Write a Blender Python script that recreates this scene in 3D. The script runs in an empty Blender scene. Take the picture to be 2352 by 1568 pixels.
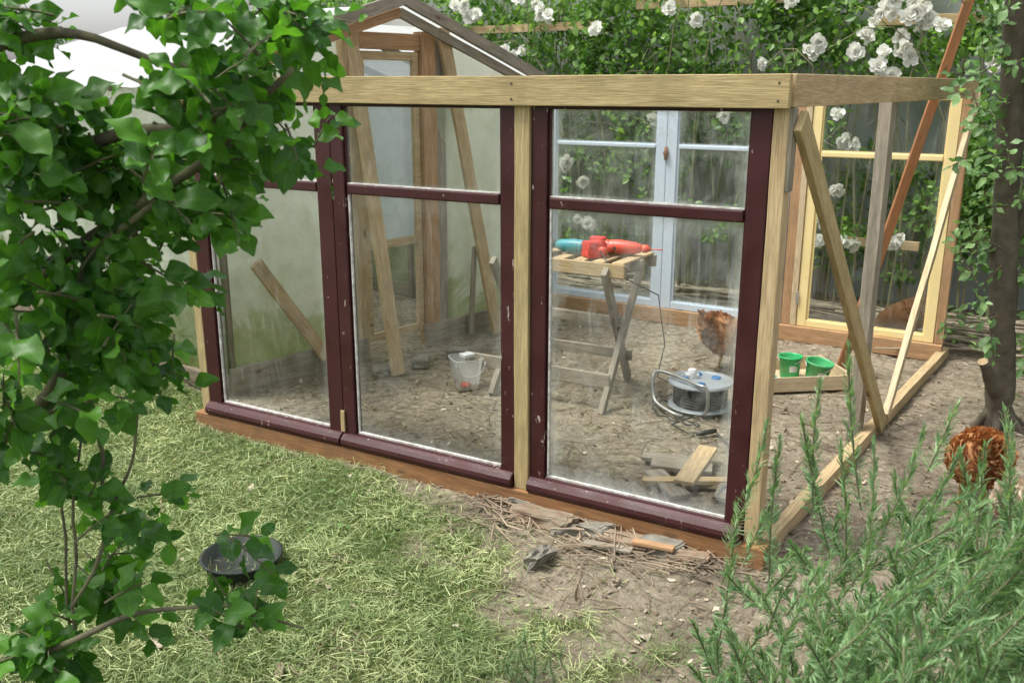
import bpy, bmesh, math, random
import numpy as np
from mathutils import Vector, Matrix, noise
random.seed(7); rng=np.random.default_rng(7)
S=bpy.context.scene; COL=S.collection
W={}
# ---------------------------------------------------------------- helpers
def V(*a): return Vector(a)
def place(o,M,parent=None):
    W[o]=M.copy()
    if parent is not None:
        o.parent=parent; o.matrix_basis=W[parent].inverted()@M
    else: o.matrix_basis=M
    return o
def tag(o,label,cat,group=None):
    o["label"]=label; o["category"]=cat
    if group: o["group"]=group
    return o
def empty(name,loc):
    o=bpy.data.objects.new(name,None); o.empty_display_size=.1; COL.objects.link(o)
    return place(o,Matrix.Translation(Vector(loc)))
def frame(o,X,Y=None,Z=(0,0,1)):
    Z=Vector(Z).normalized(); X=Vector(X).normalized(); Y=Z.cross(X).normalized(); Z=X.cross(Y)
    M=Matrix((( X.x,Y.x,Z.x,o[0]),(X.y,Y.y,Z.y,o[1]),(X.z,Y.z,Z.z,o[2]),(0,0,0,1)))
    return M
class Geo:
    def __init__(s): s.v=[];s.f=[];s.m=[];s.lv=[];s.has=False
    def add(s,v,f,mi=0,lv=None):
        n=len(s.v); v=v.tolist() if isinstance(v,np.ndarray) else [tuple(p) for p in v]
        s.v+=v
        if isinstance(f,np.ndarray): f=(f+n).tolist(); s.f+=f
        else: s.f+=[tuple(i+n for i in q) for q in f]
        s.m+=[mi]*len(f)
        if lv is not None: s.lv+=lv.tolist(); s.has=True
        else: s.lv+=[(0,0,.5)]*len(v)
    def box(s,x,y,z,mi=0,M=None):
        v=[Vector((a,b,c)) for a in x for b in y for c in z]
        if M is not None: v=[M@p for p in v]
        s.add(v,[(0,1,3,2),(4,6,7,5),(0,4,5,1),(2,3,7,6),(0,2,6,4),(1,5,7,3)],mi)
    def tube(s,pts,rad,n=6,mi=0,sq=1.0,cap=True):
        pts=[Vector(p) for p in pts]; k=len(pts)
        if not hasattr(rad,'__len__'): rad=[rad]*k
        vs=[];up=None
        for i,p in enumerate(pts):
            t=(pts[min(i+1,k-1)]-pts[max(i-1,0)])
            t=t.normalized() if t.length>1e-9 else Vector((0,0,1))
            if up is None: up=Vector((0,0,1)) if abs(t.z)<.9 else Vector((1,0,0))
            a=t.cross(up)
            if a.length<1e-4: a=t.cross(Vector((0,1,0)))
            a.normalize(); b=a.cross(t).normalized(); up=b
            r=rad[i]; ra,rb=(r if hasattr(r,'__len__') else (r,r*sq))
            for j in range(n):
                q=2*math.pi*j/n
                vs.append(p+a*(ra*math.cos(q))+b*(rb*math.sin(q)))
        fs=[(i*n+j,i*n+(j+1)%n,(i+1)*n+(j+1)%n,(i+1)*n+j) for i in range(k-1) for j in range(n)]
        if cap: fs+= [tuple(range(n))[::-1],tuple(range((k-1)*n,k*n))]
        s.add(vs,fs,mi); return vs
    def lathe(s,prof,n=28,mi=0,M=None):
        vs=[];k=len(prof)
        for r,z in prof:
            for j in range(n):
                q=2*math.pi*j/n; p=Vector((r*math.cos(q),r*math.sin(q),z))
                vs.append(M@p if M is not None else p)
        s.add(vs,[(i*n+j,i*n+(j+1)%n,(i+1)*n+(j+1)%n,(i+1)*n+j) for i in range(k-1) for j in range(n)],mi)
    def obj(s,name,mats,M=None,parent=None,smooth=False,bevel=0,world=False):
        """world=True: verts given in world space, converted into M space"""
        M=M if M is not None else Matrix.Identity(4)
        me=bpy.data.meshes.new(name)
        vv=s.v
        if world:
            a=np.array([tuple(p) for p in s.v]); I=np.array(M.inverted()); vv=(a@I[:3,:3].T+I[:3,3]).tolist()
        me.from_pydata(vv,[],s.f)
        if not isinstance(mats,(list,tuple)): mats=[mats]
        for m in mats: me.materials.append(m)
        me.polygons.foreach_set('material_index',np.array(s.m,dtype=np.int32))
        if smooth: me.polygons.foreach_set('use_smooth',np.ones(len(s.f),dtype=bool))
        if s.has:
            at=me.attributes.new('lv','FLOAT_VECTOR','POINT'); at.data.foreach_set('vector',np.array(s.lv,dtype=np.float32).ravel())
        me.update()
        o=bpy.data.objects.new(name,me); COL.objects.link(o); place(o,M,parent)
        if bevel:
            b=o.modifiers.new('b','BEVEL'); b.width=bevel; b.segments=2; b.limit_method='ANGLE'
        return o
def wb(name,M,x,y,z,mat,parent,bevel=.003,j=.0012):
    """axis aligned board in frame M, its length on its own local X (grain)"""
    c=Vector(((x[0]+x[1])/2,(y[0]+y[1])/2,(z[0]+z[1])/2)); d=[abs(x[1]-x[0]),abs(y[1]-y[0]),abs(z[1]-z[0])]
    i=d.index(max(d)); ax=[(0,1,2),(1,2,0),(2,0,1)][i]
    R=Matrix.Identity(4)
    for cidx,a in enumerate(ax):
        for r in range(3): R[r][cidx]=1.0 if r==a else 0.0
    d=[d[a] for a in ax]
    return _bd(name,M@Matrix.Translation(c)@R,d,mat,parent,bevel,j)
def _bd(name,M,d,mat,parent,bevel,j):
    g=Geo(); n=max(2,int(d[0]/.12)+1); vs=[]
    ph=random.random()*9
    for i in range(n):
        x=-d[0]/2+d[0]*i/(n-1)
        oy=j*2*noise.noise(Vector((x*2+ph,ph,0))); oz=j*2*noise.noise(Vector((x*2+ph,ph+5,0)))
        for (a,b) in ((-1,-1),(1,-1),(1,1),(-1,1)):
            e=j*.8*noise.noise(Vector((x*9+a*3,ph+b*7,1)))
            vs.append((x,a*d[1]/2+oy+e,b*d[2]/2+oz+e))
    fs=[(i*4+k,i*4+(k+1)%4,i*4+4+(k+1)%4,i*4+4+k) for i in range(n-1) for k in range(4)]
    fs+=[(3,2,1,0),tuple(n*4-4+k for k in range(4))]
    fs=[tuple(reversed(f)) for f in fs]
    g.add(vs,fs)
    return g.obj(name,mat,M,parent,bevel=bevel)
def board(name,p0,p1,w,t,wdir,mat,parent=None,bevel=.003,j=.0015):
    p0=Vector(p0);p1=Vector(p1);X=(p1-p0); L=X.length; X.normalize(); Y=Vector(wdir); Y=(Y-X*Y.dot(X)).normalized(); Z=X.cross(Y); c=(p0+p1)/2
    M=Matrix(((X.x,Y.x,Z.x,c.x),(X.y,Y.y,Z.y,c.y),(X.z,Y.z,Z.z,c.z),(0,0,0,1)))
    return _bd(name,M,[L,w,t],mat,parent,bevel,j)
def nrm(a): return a/np.maximum(np.linalg.norm(a,axis=1,keepdims=True),1e-9)
def leafarr(P,A,N,L,Wd,fold,droop,na,ns,prof,wav=0.0,rnd=None):
    P=np.asarray(P,float);n=len(P);A=nrm(np.asarray(A,float));Sd=nrm(np.cross(A,N));N=np.cross(Sd,A)
    t=np.linspace(0,1,ns);a=np.linspace(-1,1,na);w=prof(t)
    X=(a[None,:]*w[:,None]).ravel();T=(t[:,None]+0*a[None,:]).ravel();AA=(a[None,:]+0*t[:,None]).ravel()
    L=np.broadcast_to(L,(n,));Wd=np.broadcast_to(Wd,(n,));fold=np.broadcast_to(fold,(n,));droop=np.broadcast_to(droop,(n,))
    ph=rng.random(n)*6.28
    z=fold[:,None]*np.abs(X)[None]*Wd[:,None]+droop[:,None]*T[None]**2+wav*np.sin(T[None]*9+ph[:,None]+AA[None]*1.5)*np.abs(X)[None]
    Vv=P[:,None,:]+L[:,None,None]*((Wd[:,None]*X[None])[:,:,None]*Sd[:,None,:]+T[None,:,None]*A[:,None,:]+z[:,:,None]*N[:,None,:])
    k=ns*na
    f=np.array([(i*na+j,i*na+j+1,(i+1)*na+j+1,(i+1)*na+j) for i in range(ns-1) for j in range(na-1)])
    F=(f[None]+(np.arange(n)*k)[:,None,None]).reshape(-1,4)
    r=rng.random(n) if rnd is None else rnd
    lv=np.stack([np.tile(AA,n),np.tile(T,n),np.repeat(r,k)],1)
    return Vv.reshape(-1,3),F,lv
apple_prof=lambda t:(np.sin(np.pi*np.clip(t,.004,.996)**.8))**.75*(1+.06*np.cos(t*75))
blade_prof=lambda t:1-.85*t**2
oval_prof=lambda t:np.sin(np.pi*np.clip(t,.02,.98))**.7
petal_prof=lambda t:np.sin(np.pi*np.clip(t*.8+.05,0,1))**.6
# ---------------------------------------------------------------- materials
def nm(name):
    m=bpy.data.materials.new(name);m.use_nodes=True;nt=m.node_tree;nt.nodes.clear()
    out=nt.nodes.new('ShaderNodeOutputMaterial');return m,nt,out
def N_(nt,t,**kw):
    n=nt.nodes.new('ShaderNode'+t)
    for k,v in kw.items():
        if k in n.inputs.keys(): n.inputs[k].default_value=v
        else: setattr(n,k,v)
    return n
def link(nt,a,b): nt.links.new(a,b)
def ramp(nt,src,stops,interp='LINEAR'):
    r=nt.nodes.new('ShaderNodeValToRGB');e=r.color_ramp.elements;r.color_ramp.interpolation=interp
    while len(e)<len(stops): e.new(.5)
    for i,(p,c) in enumerate(stops):
        e[i].position=p; e[i].color=(c,c,c,1) if isinstance(c,(int,float)) else (*c,1)
    link(nt,src,r.inputs[0]);return r
def coords(nt,scale=(1,1,1),kind='Object',rand=True):
    tc=N_(nt,'TexCoord');mp=N_(nt,'Mapping');mp.inputs['Scale'].default_value=scale
    link(nt,tc.outputs[kind],mp.inputs['Vector'])
    if rand:
        oi=N_(nt,'ObjectInfo');m=N_(nt,'Math',operation='MULTIPLY');m.inputs[1].default_value=37.
        link(nt,oi.outputs['Random'],m.inputs[0]);cb=N_(nt,'CombineXYZ')
        for i in range(3): link(nt,m.outputs[0],cb.inputs[i])
        link(nt,cb.outputs[0],mp.inputs['Location'])
    return mp.outputs[0],tc
def noise_(nt,vec,scale,detail=4,rough=.55,dist=0):
    n=N_(nt,'TexNoise');n.inputs['Scale'].default_value=scale;n.inputs['Detail'].default_value=detail;n.inputs['Roughness'].default_value=rough;n.inputs['Distortion'].default_value=dist
    link(nt,vec,n.inputs['Vector']);return n.outputs['Fac']
def mixc(nt,fac,a,b,mode='MIX'):
    m=nt.nodes.new('ShaderNodeMix');m.data_type='RGBA';m.blend_type=mode
    for s,i in ((fac,0),(a,6),(b,7)):
        if isinstance(s,(int,float)): m.inputs[i].default_value=s
        elif isinstance(s,tuple): m.inputs[i].default_value=(*s,1)
        else: link(nt,s,m.inputs[i])
    return m.outputs[2]
def math_(nt,op,a,b=0.0,clamp=False):
    m=N_(nt,'Math',operation=op);m.use_clamp=clamp
    for s,i in ((a,0),(b,1)):
        if isinstance(s,(int,float)): m.inputs[i].default_value=s
        else: link(nt,s,m.inputs[i])
    return m.outputs[0]
def bump(nt,h,st,dist=.01):
    b=N_(nt,'Bump');b.inputs['Strength'].default_value=st;b.inputs['Distance'].default_value=dist;link(nt,h,b.inputs['Height']);return b.outputs[0]
def wood(name,c1,c2,dark=(.12,.07,.035),rough=.75,stain=.35,staincol=(.16,.13,.08)):
    m,nt,out=nm(name);b=N_(nt,'BsdfPrincipled');b.inputs['Roughness'].default_value=rough;b.inputs['Specular IOR Level'].default_value=.25
    v,_=coords(nt,(1.1,14,14));v2,_=coords(nt,(4,90,90));v3,_=coords(nt,(2.6,7,7));v4,_=coords(nt,(3,3,3))
    n1=noise_(nt,v,2.2,5,.6,1.2);n2=noise_(nt,v2,3,3)
    col=ramp(nt,n1,[(.3,c1),(.52,tuple((a+b_)/2 for a,b_ in zip(c1,c2))),(.7,c2)]).outputs[0]
    f=ramp(nt,n2,[(.35,.70),(.65,1.08)]).outputs[0]
    col=mixc(nt,1.0,col,f,'MULTIPLY')
    st=ramp(nt,noise_(nt,v4,1.5,6,.65),[(.48,0),(.70,stain)]).outputs[0]
    col=mixc(nt,st,col,staincol)
    vo=N_(nt,'TexVoronoi');vo.inputs['Scale'].default_value=1.0;link(nt,v3,vo.inputs['Vector'])
    kn=ramp(nt,vo.outputs['Distance'],[(.05,.8),(.10,0)]).outputs[0]
    col=mixc(nt,kn,col,dark)
    link(nt,col,b.inputs['Base Color']);link(nt,bump(nt,n2,.35,.004),b.inputs['Normal']);link(nt,b.outputs[0],out.inputs[0]);return m
def simple(name,c,rough=.6,metal=0,var=.25,scale=12,bmp=.15,spec=.5,dust=0,dustcol=(.34,.31,.24)):
    m,nt,out=nm(name);b=N_(nt,'BsdfPrincipled');b.inputs['Roughness'].default_value=rough;b.inputs['Metallic'].default_value=metal;b.inputs['Specular IOR Level'].default_value=spec
    v,_=coords(nt);n=noise_(nt,v,scale,6,.6)
    col=mixc(nt,1.0,c,ramp(nt,n,[(.3,1-var),(.7,1+var*.5)]).outputs[0],'MULTIPLY')
    if dust: col=mixc(nt,ramp(nt,noise_(nt,v,scale*.6,6,.7),[(.42,0),(.7,dust)]).outputs[0],col,dustcol)
    link(nt,col,b.inputs['Base Color']);link(nt,bump(nt,n,bmp,.004),b.inputs['Normal']);link(nt,b.outputs[0],out.inputs[0]);return m
def paint(name,c,chip=(.55,.5,.42),thr=.68,rough=.35,c2=None):
    m,nt,out=nm(name);b=N_(nt,'BsdfPrincipled');b.inputs['Specular IOR Level'].default_value=.4
    v,_=coords(nt,(30,30,9));v2,_=coords(nt,(3,3,3));v5,_=coords(nt,(5,5,2))
    n=noise_(nt,v,1.6,6,.7);n2=noise_(nt,v2,2,4);n5=noise_(nt,v5,2,5,.6)
    col=mixc(nt,n2,c,c2 or tuple(min(1,x*1.8+.01) for x in c))
    nn=math_(nt,'ADD',n,math_(nt,'MULTIPLY',math_(nt,'SUBTRACT',n5,.5),.35))
    ch=ramp(nt,nn,[(thr,0),(thr+.015,1)]).outputs[0]
    col=mixc(nt,ch,col,chip);link(nt,col,b.inputs['Base Color'])
    link(nt,ramp(nt,n2,[(.3,rough),(.7,rough+.25)]).outputs[0],b.inputs['Roughness'])
    link(nt,bump(nt,n,.25,.003),b.inputs['Normal']);link(nt,b.outputs[0],out.inputs[0]);return m
def leafm(name,c1,c2,trans=.3,rough=.45,vein=.35,spec=.5,veincol=None,tcol=(1.6,1.75,.7)):
    m,nt,out=nm(name);b=N_(nt,'BsdfPrincipled');b.inputs['Roughness'].default_value=rough;b.inputs['Specular IOR Level'].default_value=spec
    at=N_(nt,'Attribute',attribute_name='lv');sx=N_(nt,'SeparateXYZ');link(nt,at.outputs['Vector'],sx.inputs[0])
    col=ramp(nt,sx.outputs[2],[(0,c1),(.7,tuple((x+y)/2 for x,y in zip(c1,c2))),(1,c2)]).outputs[0]
    if vein:
        ab=math_(nt,'ABSOLUTE',sx.outputs[0])
        mid=ramp(nt,ab,[(.03,1),(.1,0)]).outputs[0]
        w=math_(nt,'SINE',math_(nt,'MULTIPLY',math_(nt,'SUBTRACT',sx.outputs[1],math_(nt,'MULTIPLY',ab,.28)),48.))
        side=ramp(nt,w,[(.75,0),(1,.6)]).outputs[0]
        vf=math_(nt,'MULTIPLY',math_(nt,'MAXIMUM',mid,side),vein)
        col=mixc(nt,vf,col,veincol or tuple(min(1,x*1.5+.02) for x in c2))
        link(nt,bump(nt,w,-.3,.003),b.inputs['Normal'])
    link(nt,col,b.inputs['Base Color'])
    tr=N_(nt,'BsdfTranslucent');tc=mixc(nt,1.0,col,tcol,'MULTIPLY');link(nt,tc,tr.inputs['Color'])
    mx=N_(nt,'MixShader');mx.inputs[0].default_value=trans;link(nt,b.outputs[0],mx.inputs[1]);link(nt,tr.outputs[0],mx.inputs[2]);link(nt,mx.outputs[0],out.inputs[0]);return m
def glass(name,dustlo=.02,dusthi=.3,dcol=(.82,.86,.80),tint=(.97,.99,.98)):
    m,nt,out=nm(name)
    v,tc=coords(nt,(2.2,2.2,1.1));v2,_=coords(nt,(16,16,1.2));
    n=noise_(nt,v,2.2,7,.65,1.6);n2=noise_(nt,v2,2.5,5,.7,.4);v3,_=coords(nt);n3=noise_(nt,v3,60,4,.7)
    d=ramp(nt,n,[(.45,dustlo),(.8,dusthi)]).outputs[0]
    d=math_(nt,'ADD',d,ramp(nt,n2,[(.58,0),(.70,dusthi*.9)]).outputs[0])
    d=math_(nt,'MULTIPLY',d,ramp(nt,n3,[(.3,.5),(.7,1.4)]).outputs[0])
    sx=N_(nt,'SeparateXYZ');link(nt,tc.outputs['Generated'],sx.inputs[0])
    ex=math_(nt,'ABSOLUTE',math_(nt,'SUBTRACT',sx.outputs[0],.5));ez=math_(nt,'ABSOLUTE',math_(nt,'SUBTRACT',sx.outputs[2],.5))
    e=ramp(nt,math_(nt,'ADD',math_(nt,'MAXIMUM',ex,ez),math_(nt,'MULTIPLY',n,.06)),[(.465,0),(.535,dusthi*1.4)]).outputs[0]
    d=math_(nt,'ADD',d,e,True)
    tr=N_(nt,'BsdfTransparent');tr.inputs[0].default_value=(*tint,1)
    gl=N_(nt,'BsdfGlossy');gl.inputs['Roughness'].default_value=.02
    df=N_(nt,'BsdfDiffuse');df.inputs[0].default_value=(*dcol,1)
    tl=N_(nt,'BsdfTranslucent');tl.inputs[0].default_value=(*dcol,1)
    ds=N_(nt,'MixShader');ds.inputs[0].default_value=.4;link(nt,df.outputs[0],ds.inputs[1]);link(nt,tl.outputs[0],ds.inputs[2])
    fr=N_(nt,'Fresnel');fr.inputs[0].default_value=1.5
    a=N_(nt,'MixShader');link(nt,math_(nt,'MULTIPLY',fr.outputs[0],1.2,True),a.inputs[0]);link(nt,tr.outputs[0],a.inputs[1]);link(nt,gl.outputs[0],a.inputs[2])
    c=N_(nt,'MixShader');link(nt,d,c.inputs[0]);link(nt,a.outputs[0],c.inputs[1]);link(nt,ds.outputs[0],c.inputs[2]);link(nt,c.outputs[0],out.inputs[0]);return m
def plastic(name,c1,c2,green=(.16,.2,.06),gz=(.15,.55),clear=.05,tl=.4,rough=.4,gmax=.85,mott=.3):
    m,nt,out=nm(name);v,tc=coords(nt,(1,1,1),rand=False)
    n=noise_(nt,v,1.6,6,.6,1.0);n2=noise_(nt,v,9,5,.65,.6);n4=noise_(nt,v,3.2,5,.6,.4)
    col=mixc(nt,ramp(nt,n,[(.3,0),(.7,1)]).outputs[0],c1,c2)
    sx=N_(nt,'SeparateXYZ');link(nt,v,sx.inputs[0])
    h=math_(nt,'ADD',sx.outputs[2],math_(nt,'MULTIPLY',math_(nt,'SUBTRACT',n,.5),.9))
    gf=ramp(nt,h,[(gz[0],gmax),((gz[0]+gz[1])/2-.01,gmax*.75),((gz[0]+gz[1])/2+.03,gmax*.3),(gz[1],0)]).outputs[0]
    gf=math_(nt,'ADD',gf,ramp(nt,n2,[(.5,0),(.75,mott)]).outputs[0],True)
    gf=math_(nt,'ADD',gf,ramp(nt,n4,[(.5,0),(.7,mott*.7)]).outputs[0],True)
    col=mixc(nt,gf,col,green)
    b=N_(nt,'BsdfPrincipled');b.inputs['Roughness'].default_value=rough;link(nt,col,b.inputs['Base Color']);link(nt,bump(nt,n2,.6,.03),b.inputs['Normal'])
    t=N_(nt,'BsdfTranslucent');link(nt,col,t.inputs[0]);mx=N_(nt,'MixShader');mx.inputs[0].default_value=tl;link(nt,b.outputs[0],mx.inputs[1]);link(nt,t.outputs[0],mx.inputs[2])
    tp=N_(nt,'BsdfTransparent');m2=N_(nt,'MixShader');m2.inputs[0].default_value=clear;link(nt,mx.outputs[0],m2.inputs[1]);link(nt,tp.outputs[0],m2.inputs[2]);link(nt,m2.outputs[0],out.inputs[0]);return m
pine=wood('pine_wood',(.43,.31,.16),(.60,.46,.27))
pine_y=wood('pale_pine_wood',(.54,.42,.25),(.68,.56,.37),stain=.15)
pine_o=wood('orange_pine_wood',(.38,.22,.11),(.52,.33,.18),stain=.35)
pine_b=wood('brown_pine_wood',(.24,.115,.048),(.37,.20,.09),stain=.45,staincol=(.12,.08,.05))
pine_r=wood('red_brown_wood',(.26,.11,.045),(.40,.19,.08),stain=.3)
pine_g=wood('treated_pine_wood',(.37,.28,.135),(.54,.43,.22),staincol=(.22,.18,.09),stain=.5)
grey_w=wood('weathered_wood',(.24,.21,.16),(.41,.36,.28),stain=.5,staincol=(.13,.13,.09))
dark_w=wood('dark_old_wood',(.12,.10,.07),(.27,.22,.15),stain=.5,staincol=(.12,.14,.07))
red=paint('maroon_paint',(.028,.006,.007),thr=.66,c2=(.062,.012,.013),chip=(.42,.36,.30))
blue=paint('pale_blue_paint',(.50,.59,.68),chip=(.3,.22,.14),thr=.70,rough=.5,c2=(.60,.67,.74))
yell=paint('yellow_paint',(.76,.60,.26),chip=(.4,.28,.15),thr=.70,rough=.5,c2=(.82,.69,.36))
putty=simple('white_putty',(.7,.7,.65),.8,var=.4,scale=40,dust=.6,dustcol=(.2,.12,.1))
glas=glass('dusty_glass',.0,.28);glas2=glass('clean_glass',.0,.12)
# ---------------------------------------------------------------- layout
FC=V(.876,3.025,0)
MF=frame(FC,(.861,-.508,0)); MS=frame(FC,(.574,.818,0)); BR=V(2.686,5.604,0); MB=frame(BR,(.846,-.532,0))
GL=V(-1.6,4.88,0); MG=frame(GL,(.687,.727,0))
# ---------------------------------------------------------------- ground
def sst(a,b,x):
    t=min(1,max(0,(x-a)/(b-a)));return t*t*(3-2*t)
def gmask(x,y):
    n1=noise.noise(Vector((x*2.3,y*2.3,3)));n2=noise.noise(Vector((x*7,y*7,9)));n3=noise.noise(Vector((x*15,y*15,2)))
    d=-((x-.876)*.508+(y-3.025)*.861)
    if x<-1.6: d=max(d,-((x+1.6)*.687+(y-4.88)*.727))
    k=sst(-.6,.25,x)
    a=sst(.0+.02*k,.10+.42*k,d-.08*k+(.03+.18*k)*n1+(.03+.12*k)*n2)
    b=1-sst(-.62,.55,x-(.06+.22*(2.7-y))+.75*n1+.55*n2+.3*n3)
    if x<-5 or y<-3: b=1
    return a*b
def hgt(x,y):
    if abs(x)>9 or y>12 or y<-6: return 0
    h=.018*noise.noise(Vector((x*1.7,y*1.7,0)))+.012*noise.noise(Vector((x*6,y*6,1)))+.006*noise.noise(Vector((x*19,y*19,2)))
    return h-.012+.012*gmask(x,y)
def axis(lo,hi,st,far):
    c=list(np.arange(lo,hi+1e-6,st));l=[];r=[];s=st
    x=lo
    while x>-far: s*=1.5;x-=s;l.append(x)
    s=st;x=hi
    while x<far: s*=1.5;x+=s;r.append(x)
    return l[::-1]+c+r
xs=axis(-3.6,4.2,.035,400);ys=axis(1.6,8.6,.035,400)
g=Geo();vs=[];lv=[]
for y in ys:
    for x in xs: vs.append((x,y,hgt(x,y)));lv.append((gmask(x,y) if abs(x)<9 and abs(y)<12 else 1,0,0))
nx=len(xs);fs=np.array([(j*nx+i,j*nx+i+1,(j+1)*nx+i+1,(j+1)*nx+i) for j in range(len(ys)-1) for i in range(nx-1)])
g.add(np.array(vs),fs,0,np.array(lv))
m,nt,out=nm('soil_and_grass');b=N_(nt,'BsdfPrincipled');b.inputs['Roughness'].default_value=.95;b.inputs['Specular IOR Level'].default_value=.1
v,_=coords(nt,rand=False);n1=noise_(nt,v,2.5,8,.65);n2=noise_(nt,v,28,8,.75);n3=noise_(nt,v,110,5,.8)
soil=ramp(nt,n2,[(.3,(.12,.095,.062)),(.5,(.30,.255,.185)),(.72,(.47,.415,.315))]).outputs[0]
soil=mixc(nt,1.0,soil,ramp(nt,n1,[(.3,.7),(.7,1.2)]).outputs[0],'MULTIPLY')
soil=mixc(nt,ramp(nt,n3,[(.58,0),(.66,.6)]).outputs[0],soil,(.55,.49,.38))
gr=ramp(nt,n2,[(.3,(.04,.06,.018)),(.6,(.13,.155,.05)),(.75,(.26,.28,.11))]).outputs[0]
at=N_(nt,'Attribute',attribute_name='lv');sx=N_(nt,'SeparateXYZ');link(nt,at.outputs['Vector'],sx.inputs[0])
f=math_(nt,'ADD',sx.outputs[0],math_(nt,'MULTIPLY',math_(nt,'SUBTRACT',n2,.5),1.1),True)
link(nt,mixc(nt,ramp(nt,f,[(.3,0),(.75,1)]).outputs[0],soil,gr),b.inputs['Base Color'])
link(nt,bump(nt,math_(nt,'ADD',n2,math_(nt,'MULTIPLY',n3,.5)),.9,.02),b.inputs['Normal']);link(nt,b.outputs[0],out.inputs[0])
gd=g.obj('ground',m,smooth=True);gd["kind"]="structure";tag(gd,"dry grey-brown soil merging into mown lawn","ground")
# grass clippings
def sample(n,x0,x1,y0,y1,keep):
    out=[]
    while len(out)<n:
        x=random.uniform(x0,x1);y=random.uniform(y0,y1)
        if keep(x,y): out.append((x,y,hgt(x,y)))
    return np.array(out)
def inview(x,y): return abs(x)<.60*y*1.05+.15
def leafadd(g,a): g.add(a[0],a[1],0,a[2])
P=sample(82000,-3.4,1.1,2.0,5.6,lambda x,y:inview(x,y) and random.random()<(gmask(x,y)+.02)*(1.4-.18*y)*(.4+1.1*abs(noise.noise(Vector((x*5,y*5,4))))))
n=len(P);P[:,2]+=rng.random(n)*.022
th=rng.random(n)*6.283;el=rng.normal(.10,.28,n)
A=np.stack([np.cos(th)*np.cos(el),np.sin(th)*np.cos(el),np.sin(el)],1)
Nn=np.stack([rng.normal(0,.5,n),rng.normal(0,.5,n),np.ones(n)],1)
dry=np.array([.5+1.1*noise.noise(Vector((p[0]*3.2,p[1]*3.2,11))) for p in P])
g=Geo();leafadd(g,leafarr(P,A,Nn,.014+.045*rng.random(n)**1.4,.03*(.6+.8*rng.random(n)),0,rng.normal(-.15,.25,n),2,3,blade_prof,rnd=np.clip(rng.random(n)*.8+dry*.38,0,1)))
n=22000;P=sample(n,-3.4,.9,2.0,5.6,lambda x,y:inview(x,y) and random.random()<gmask(x,y)**2*(.2+1.4*max(0,.3+noise.noise(Vector((x*3,y*3,7))))))
A=np.stack([rng.normal(0,.6,n),rng.normal(0,.6,n),np.ones(n)],1);Nn=rng.normal(0,1,(n,3));Nn[:,2]=0
leafadd(g,leafarr(P,A,Nn,.012+.03*rng.random(n),.05,0,rng.normal(0,.4,n),2,3,blade_prof,rnd=rng.random(n)*.4))
mg=leafm('grass_blades',(.065,.14,.028),(.54,.59,.30),.2,.6,0,.3)
o=g.obj('grass',mg);o["kind"]="stuff";tag(o,"short mown lawn strewn with dry clippings","grass")
# litter & twigs
def insoil(x,y): return inview(x,y) and random.random()<1-gmask(x,y)*.93
n=17000;P=sample(n,-2,5,2.1,8.3,lambda x,y:insoil(x,y) and random.random()<(1.25-.13*y));P[:,2]+=.003+rng.random(n)*.006
th=rng.random(n)*6.283;A=np.stack([np.cos(th),np.sin(th),rng.normal(0,.15,n)],1);Nn=np.stack([rng.normal(0,.35,n),rng.normal(0,.35,n),np.ones(n)],1)
g=Geo();sz=.006+.018*rng.random(n)**4*1.6
leafadd(g,leafarr(P,A,Nn,sz,.12+.25*rng.random(n),rng.normal(0,.5,n),rng.normal(0,.3,n),3,4,oval_prof,rnd=rng.random(n)**1.4))
n=100;P=sample(n,-2.5,2.6,2.1,5.5,lambda x,y:inview(x,y) and random.random()<(.35 if gmask(x,y)>.5 else 1));P[:,2]+=.015
th=rng.random(n)*6.283;A=np.stack([np.cos(th),np.sin(th),rng.normal(0,.2,n)],1);Nn=np.stack([rng.normal(0,.4,n),rng.normal(0,.4,n),np.ones(n)],1)
leafadd(g,leafarr(P,A,Nn,.03+.03*rng.random(n),.28,rng.normal(.3,.5,n),rng.normal(0,.4,n),5,6,oval_prof,.15))
ml=leafm('dry_litter',(.14,.105,.065),(.58,.51,.39),.05,.9,0,.1)
o=g.obj('leaf_litter',ml);o["kind"]="stuff";tag(o,"dry leaves and wood chips scattered on soil","leaf litter")
def stick(g,x,y,L,r,th,z=0,bend=.15,n=4):
    pts=[];k=4
    for i in range(k):
        t=i/(k-1)-.5;q=th+bend*noise.noise(Vector((x*9+i*.5,y*9,z)))*3
        px=x+math.cos(q)*L*t;py=y+math.sin(q)*L*t
        pts.append((px,py,hgt(px,py)+z+r+random.uniform(0,.006)))
    g.tube(pts,[r,r,r*.85,r*.6],n)
g=Geo()
P=sample(6500,-1.7,5,2.1,8.4,insoil)
for x,y,z in P: stick(g,x,y,random.choice([.03,.04,.07,.1,.18,.28])*random.uniform(.6,1.2),random.uniform(.0008,.0026),random.random()*6.3,random.uniform(0,.006))
for i in range(190):
    s=random.uniform(-.1,1.15);d=random.uniform(.0,.42)*random.random()
    p=MF@V(-s,-.03-d,0);stick(g,p.x,p.y,random.uniform(.06,.36),random.uniform(.0012,.0042),random.gauss(2.6,.9),random.uniform(0,.03))
mt=simple('dry_twig',(.30,.235,.16),.9,var=.7,scale=3)
o=g.obj('twigs',mt);o["kind"]="stuff";tag(o,"thin dry twigs scattered over bare soil","twigs")
g=Geo()
for i in range(170):
    s=random.uniform(-.9,3.0);d=random.uniform(.25,1.0);p=MB@V(-s,d,0)
    stick(g,p.x,p.y,random.uniform(.5,1.5),random.uniform(.005,.014),2.58+random.gauss(0,.3),random.uniform(0,.16)*max(0,1-abs(d-.6)*2),.1,6)
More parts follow.
